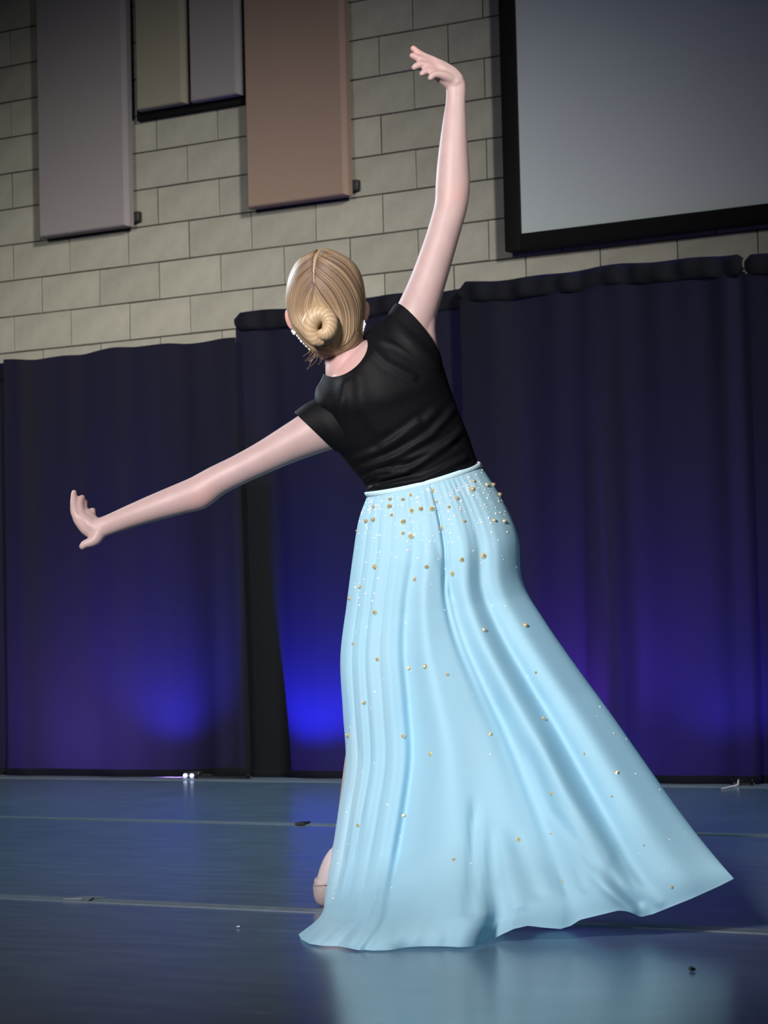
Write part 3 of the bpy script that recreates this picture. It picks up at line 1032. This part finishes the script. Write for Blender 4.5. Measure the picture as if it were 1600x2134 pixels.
big += [(897, 1571, .9), (1285, 1610, .9), (1149, 1653, .85), (841, 1699, .85), (746, 1720, .75), (1080, 1750, .95), (945, 1791, .7), (1217, 1571, .55), (1275, 1660, .5), (1147, 1738, .5), (1342, 1762, .45),
        (1400, 1849, .6), (1171, 1837, .45)]
for (px, py, s_) in big:
    h, nrm = on_skirt(px, py)
    o = bpy.data.objects.new('stud', gold_me)
    col.objects.link(o)
    o.parent = skirt
    o.location = h
    q = nrm.to_track_quat('Z', 'Y')
    o.rotation_euler = q.to_euler()
    o.scale = [.0058 * s_] * 3
# rhinestones: countless, thinning out below the hips
gem = stud_mesh('gem', 6, [(1, 0), (.75, .55), (0, .75)], M['crystal'])
gv = np.array([v.co[:] for v in gem.vertices])
gf = [list(p.vertices) for p in gem.polygons]
rs = MB()
r2 = random.Random(11)
count = 0
while count < 280:
    v = min(.95, abs(r2.gauss(0, .105)) + .018 if count < 230 else r2.uniform(.05, .9))
    u = r2.uniform(.015, .985)
    i, j = int(v * (NVr - 1)), int(u * (NS - 1))
    pnt = near[i, j]
    h, nrm, _, _ = bvh.find_nearest(Vector(pnt))
    if nrm.dot(Vector(FWD)) > 0:
        nrm = -nrm
    Rm = np.array(nrm.to_track_quat('Z', 'Y').to_matrix())
    sc_ = r2.choice([.0014, .0017, .0021, .0026])
    rs.add((gv * sc_) @ Rm.T + np.array(h) , gf)
    count += 1
rs.build('rhinestones', M['crystal'], skirt, smooth=False, kind='stuff')

# ------------------------------------------------------------------ slippers
sl = MB()
K = np.array([list(V(x, y, t)) + [r] for x, y, t, r in [(684, 1838, -.235, .0335), (680, 1856, -.240, .0325), (676.5, 1872, -.246, .026), (675, 1882, -.252, .015)]])
S_ = catmull(K, 18)
sl.tube(S_[:, :3], S_[:, 3], 24, True)
so = sl.build('slipper', M['slipper'], person)
rim = [S_[0, :3] + .0338 * (math.cos(a) * RGT + math.sin(a) * TW) + UPV * (.006 * math.cos(a)) for a in np.linspace(0, 2 * math.pi, 28)]
MB().tube(rim, .0022, 6, False).build('slipper_binding', M['slipper'], so)
s2 = MB()
s2.tube([zf - fw * .04 + TW * 0, zf - fw * .02, zf + fw * .07, zf + fw * .145, zf + fw * .172], [.02, .0305, .0365, .0285, .012], 18, flat=.82)
s2o = s2.build('slipper', M['slipper'], person)

# ------------------------------------------------------------------ hair
hair = MB()
HR = []
for k, (L, R_, t, bn, bf) in enumerate(HEAD):
    g = np.interp(k, [0, 1, 3, 5, 7, 10], [5, 6.5, 6, 5, 4, 2])
    HR.append(ring((L[0] - g, L[1] - (6 if k == 0 else 1)), (R_[0] + g, R_[1] - (6 if k == 0 else 1)), t, bn + .008, bf))
HG = catmull(np.array(HR), 70)
HG = np.stack([catmull(np.concatenate([r_, r_[:1]]), 121)[:-1] for r_ in HG])
# hairline: sink the face side into the head
for i in range(HG.shape[0]):
    c = HG[i].mean(0)
    for j in range(HG.shape[1]):
        th = 2 * math.pi * j / HG.shape[1]
        f = math.sin(th)
        lim = -.95 + 1.0 * float(smoothstep(8, 40, i))
        sink = float(smoothstep(lim + .12, lim - .12, f))
        HG[i, j] = c + (HG[i, j] - c) * (1 - .16 * sink)
hair.grid(HG, True, (True, True))
ho = hair.build('hair', M['hair'], person)
tn = ho.data.attributes.new('tone', 'FLOAT', 'POINT')
tn.data.foreach_set('value', [.48] * len(ho.data.vertices))
hb_ = BVHTree.FromObject(ho, bpy.context.evaluated_depsgraph_get()) if False else BVHTree.FromPolygons([v.co[:] for v in ho.data.vertices], [list(p.vertices) for p in ho.data.polygons])

# combed strands drawn over the shell: families between key paths, right side then left side
KEYR = [[(655, 606), (660, 622), (668, 636), (676, 648)],
        [(654, 590), (672, 615), (690, 640), (700, 662), (696, 690), (686, 706)],
        [(655, 570), (688, 602), (710, 645), (714, 690), (702, 722), (692, 733)],
        [(658, 548), (704, 585), (732, 635), (735, 690), (722, 725), (708, 742)],
        [(664, 530), (716, 562), (748, 615), (752, 665), (742, 705), (722, 738)],
        [(672, 520), (722, 542), (757, 600), (763, 648), (757, 692), (735, 730)]]
KEYL = [[(654, 606), (652, 620), (650, 636), (654, 648)],
        [(653, 590), (640, 615), (634, 640), (640, 664), (650, 676)],
        [(652, 570), (628, 602), (618, 640), (625, 668), (640, 688)],
        [(652, 548), (620, 580), (606, 625), (612, 665), (634, 700), (648, 712)],
        [(655, 530), (618, 560), (600, 610), (604, 660), (626, 704), (652, 730)],
        [(662, 521), (616, 548), (597, 605), (599, 655), (620, 702), (655, 738)]]


def family(keys, w):
    A = [catmull(np.array(k, float), 26) for k in keys]
    return catmull(np.array(A), 1001)[int(w * 1000)]


strands = MB()
tones = []
r3 = random.Random(5)
CAMv = Vector(CAM)


def lay(path, r0, lift, tone, mb=None):
    mb = mb or strands
    P_ = []
    for (x, y) in path:
        d = Vector(at(x, y, 1) - CAM).normalized()
        hit, nrm, _, _ = hb_.ray_cast(CAMv, d)
        if hit is None:
            hit, nrm, _, _ = hb_.find_nearest(Vector(V(x, y, .05)))
        if nrm.dot(Vector(TW)) < 0:
            nrm = -nrm
        P_.append(np.array(hit) + np.array(nrm) * lift)
    n0 = len(mb.v)
    rad = r0 * np.interp(np.linspace(0, 1, len(P_)), [0, .12, .85, 1], [.45, 1, 1, .35])
    mb.tube(np.array(P_), rad, 5, True)
    tl = np.interp(np.linspace(0, 1, len(P_)), [0, .3, .7, 1], [.03, .26, .60, .66]) + tone
    tones.extend([min(1, max(0, q)) for q in tl.repeat(5)] + [.3, .3])


for keys in (KEYR, KEYL):
    for k in range(330):
        w = r3.random()
        path = family(keys, w) + np.array([r3.gauss(0, .5), r3.gauss(0, .5)])
        lay(path, r3.uniform(.0006, .0014), r3.uniform(-.0006, .0006), r3.gauss(.0, .22))
KEYN = [[(606, 668), (622, 700), (642, 722), (664, 734), (690, 738)],
        [(612, 676), (634, 706), (655, 722), (676, 728), (700, 734)],
        [(622, 684), (645, 708), (664, 718), (684, 722), (706, 730)]]
KEYM = [[(757, 690), (746, 714), (730, 730), (712, 738), (692, 741)],
        [(750, 686), (736, 712), (718, 726), (700, 732), (678, 736)],
        [(738, 690), (724, 712), (706, 722), (690, 726), (668, 728)]]
for keys in (KEYN, KEYM):
    for k in range(110):
        lay(family(keys, r3.random()) + np.array([r3.gauss(0, .6), r3.gauss(0, .6)]), r3.uniform(.0006, .0013), r3.uniform(-.0004, .0012), r3.gauss(.12, .18))
for keys in (KEYR, KEYL):
    for k in range(26):
        w = r3.uniform(.1, 1)
        lay(family(keys, w), r3.uniform(.0022, .0034), -.0012, r3.uniform(-.2, .15))
pt = MB()
lay([(661, 522), (656, 540), (653, 562), (654, 585), (657, 603)], .0022, -.0007, 0, pt)
del tones[-27:]
pt.build('parting', M['skin'], ho)
# wisps at the nape and fly-aways
for k in range(46):
    x, y = r3.uniform(640, 750), r3.uniform(715, 742)
    out = -1 if x < 700 else r3.choice([-1, 1])
    L_ = r3.uniform(14, 44)
    p_ = [(x, y), (x + out * L_ * .2 + r3.gauss(0, 2), y + L_ * .45), (x + out * L_ * .55 + r3.gauss(0, 3), y + L_ * .8)]
    pts = [V(a, b, .065 - .012 * i) for i, (a, b) in enumerate(p_)]
    n0 = len(strands.v)
    strands.tube(catmull(np.array(pts), 9), np.linspace(.00055, .00025, 9), 4, False)
    tones.extend([r3.uniform(.4, .8)] * (len(strands.v) - n0))
st = strands.build('strands', M['hair'], ho, kind='stuff')
tn = st.data.attributes.new('tone', 'FLOAT', 'POINT')
tn.data.foreach_set('value', tones)

# bun: a twisted coil with grooves running around it
bun = MB()
tones_b = []
cen = V(669, 678, .122)
PX = DC / FPX
nu, nw = 150, 44
rows = []
for a in np.linspace(0, 1, nu):
    ang = math.radians(282) - a * math.radians(430)
    rad = np.interp(a, [0, .25, .6, 1], [27, 23, 18, 8]) * PX
    minor = np.interp(a, [0, .08, .3, .6, .9, 1], [8, 15, 19, 17.5, 13, 7]) * PX
    ctr = cen + RGT * (4 * a * PX) - UPV * (5 * a * PX) + RGT * rad * math.cos(ang) * .95 + UPV * rad * math.sin(ang) * 1.18 + TW * (.002 + .012 * a)
    er = RGT * math.cos(ang) + UPV * math.sin(ang)
    row = []
    for b in np.arange(nw) * 2 * math.pi / nw:
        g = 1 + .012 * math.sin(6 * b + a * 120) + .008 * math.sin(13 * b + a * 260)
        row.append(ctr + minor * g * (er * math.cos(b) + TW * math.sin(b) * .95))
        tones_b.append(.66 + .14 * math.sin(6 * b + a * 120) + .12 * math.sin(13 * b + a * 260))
    rows.append(row)
bun.grid(np.array(rows), True, (True, True))
tones_b += [.4, .3]
bo = bun.build('bun', M['hair'], ho)
tn = bo.data.attributes.new('tone', 'FLOAT', 'POINT')
tn.data.foreach_set('value', [min(1, max(0, x)) for x in tones_b])

# ------------------------------------------------------------------ earrings
for name, pts in (('earring', [(609, 690, 1.0), (613, 694, 1.4), (617, 692, .8), (620, 699, 1.1), (624, 704, 1.2), (629, 710, 1.5), (634, 715, 1.2), (639, 720, 1.3), (645, 727, 1.0)]),
                  ('earring', [(758, 670, 1.0), (759, 676, 1.4), (757, 682, 1.4), (756, 688, 1.1), (754, 693, .9)])):
    m_ = MB()
    for (x, y, s_) in pts:
        cc = V(x, y, .052)
        m_.grid(blob(cc, (.0032 * s_, .0032 * s_, .0036 * s_), 5), True, (True, True))
    m_.tube([V(x, y, .050) for x, y, _ in pts], .0007, 5)
    m_.build(name, M['crystal'], person, smooth=False)
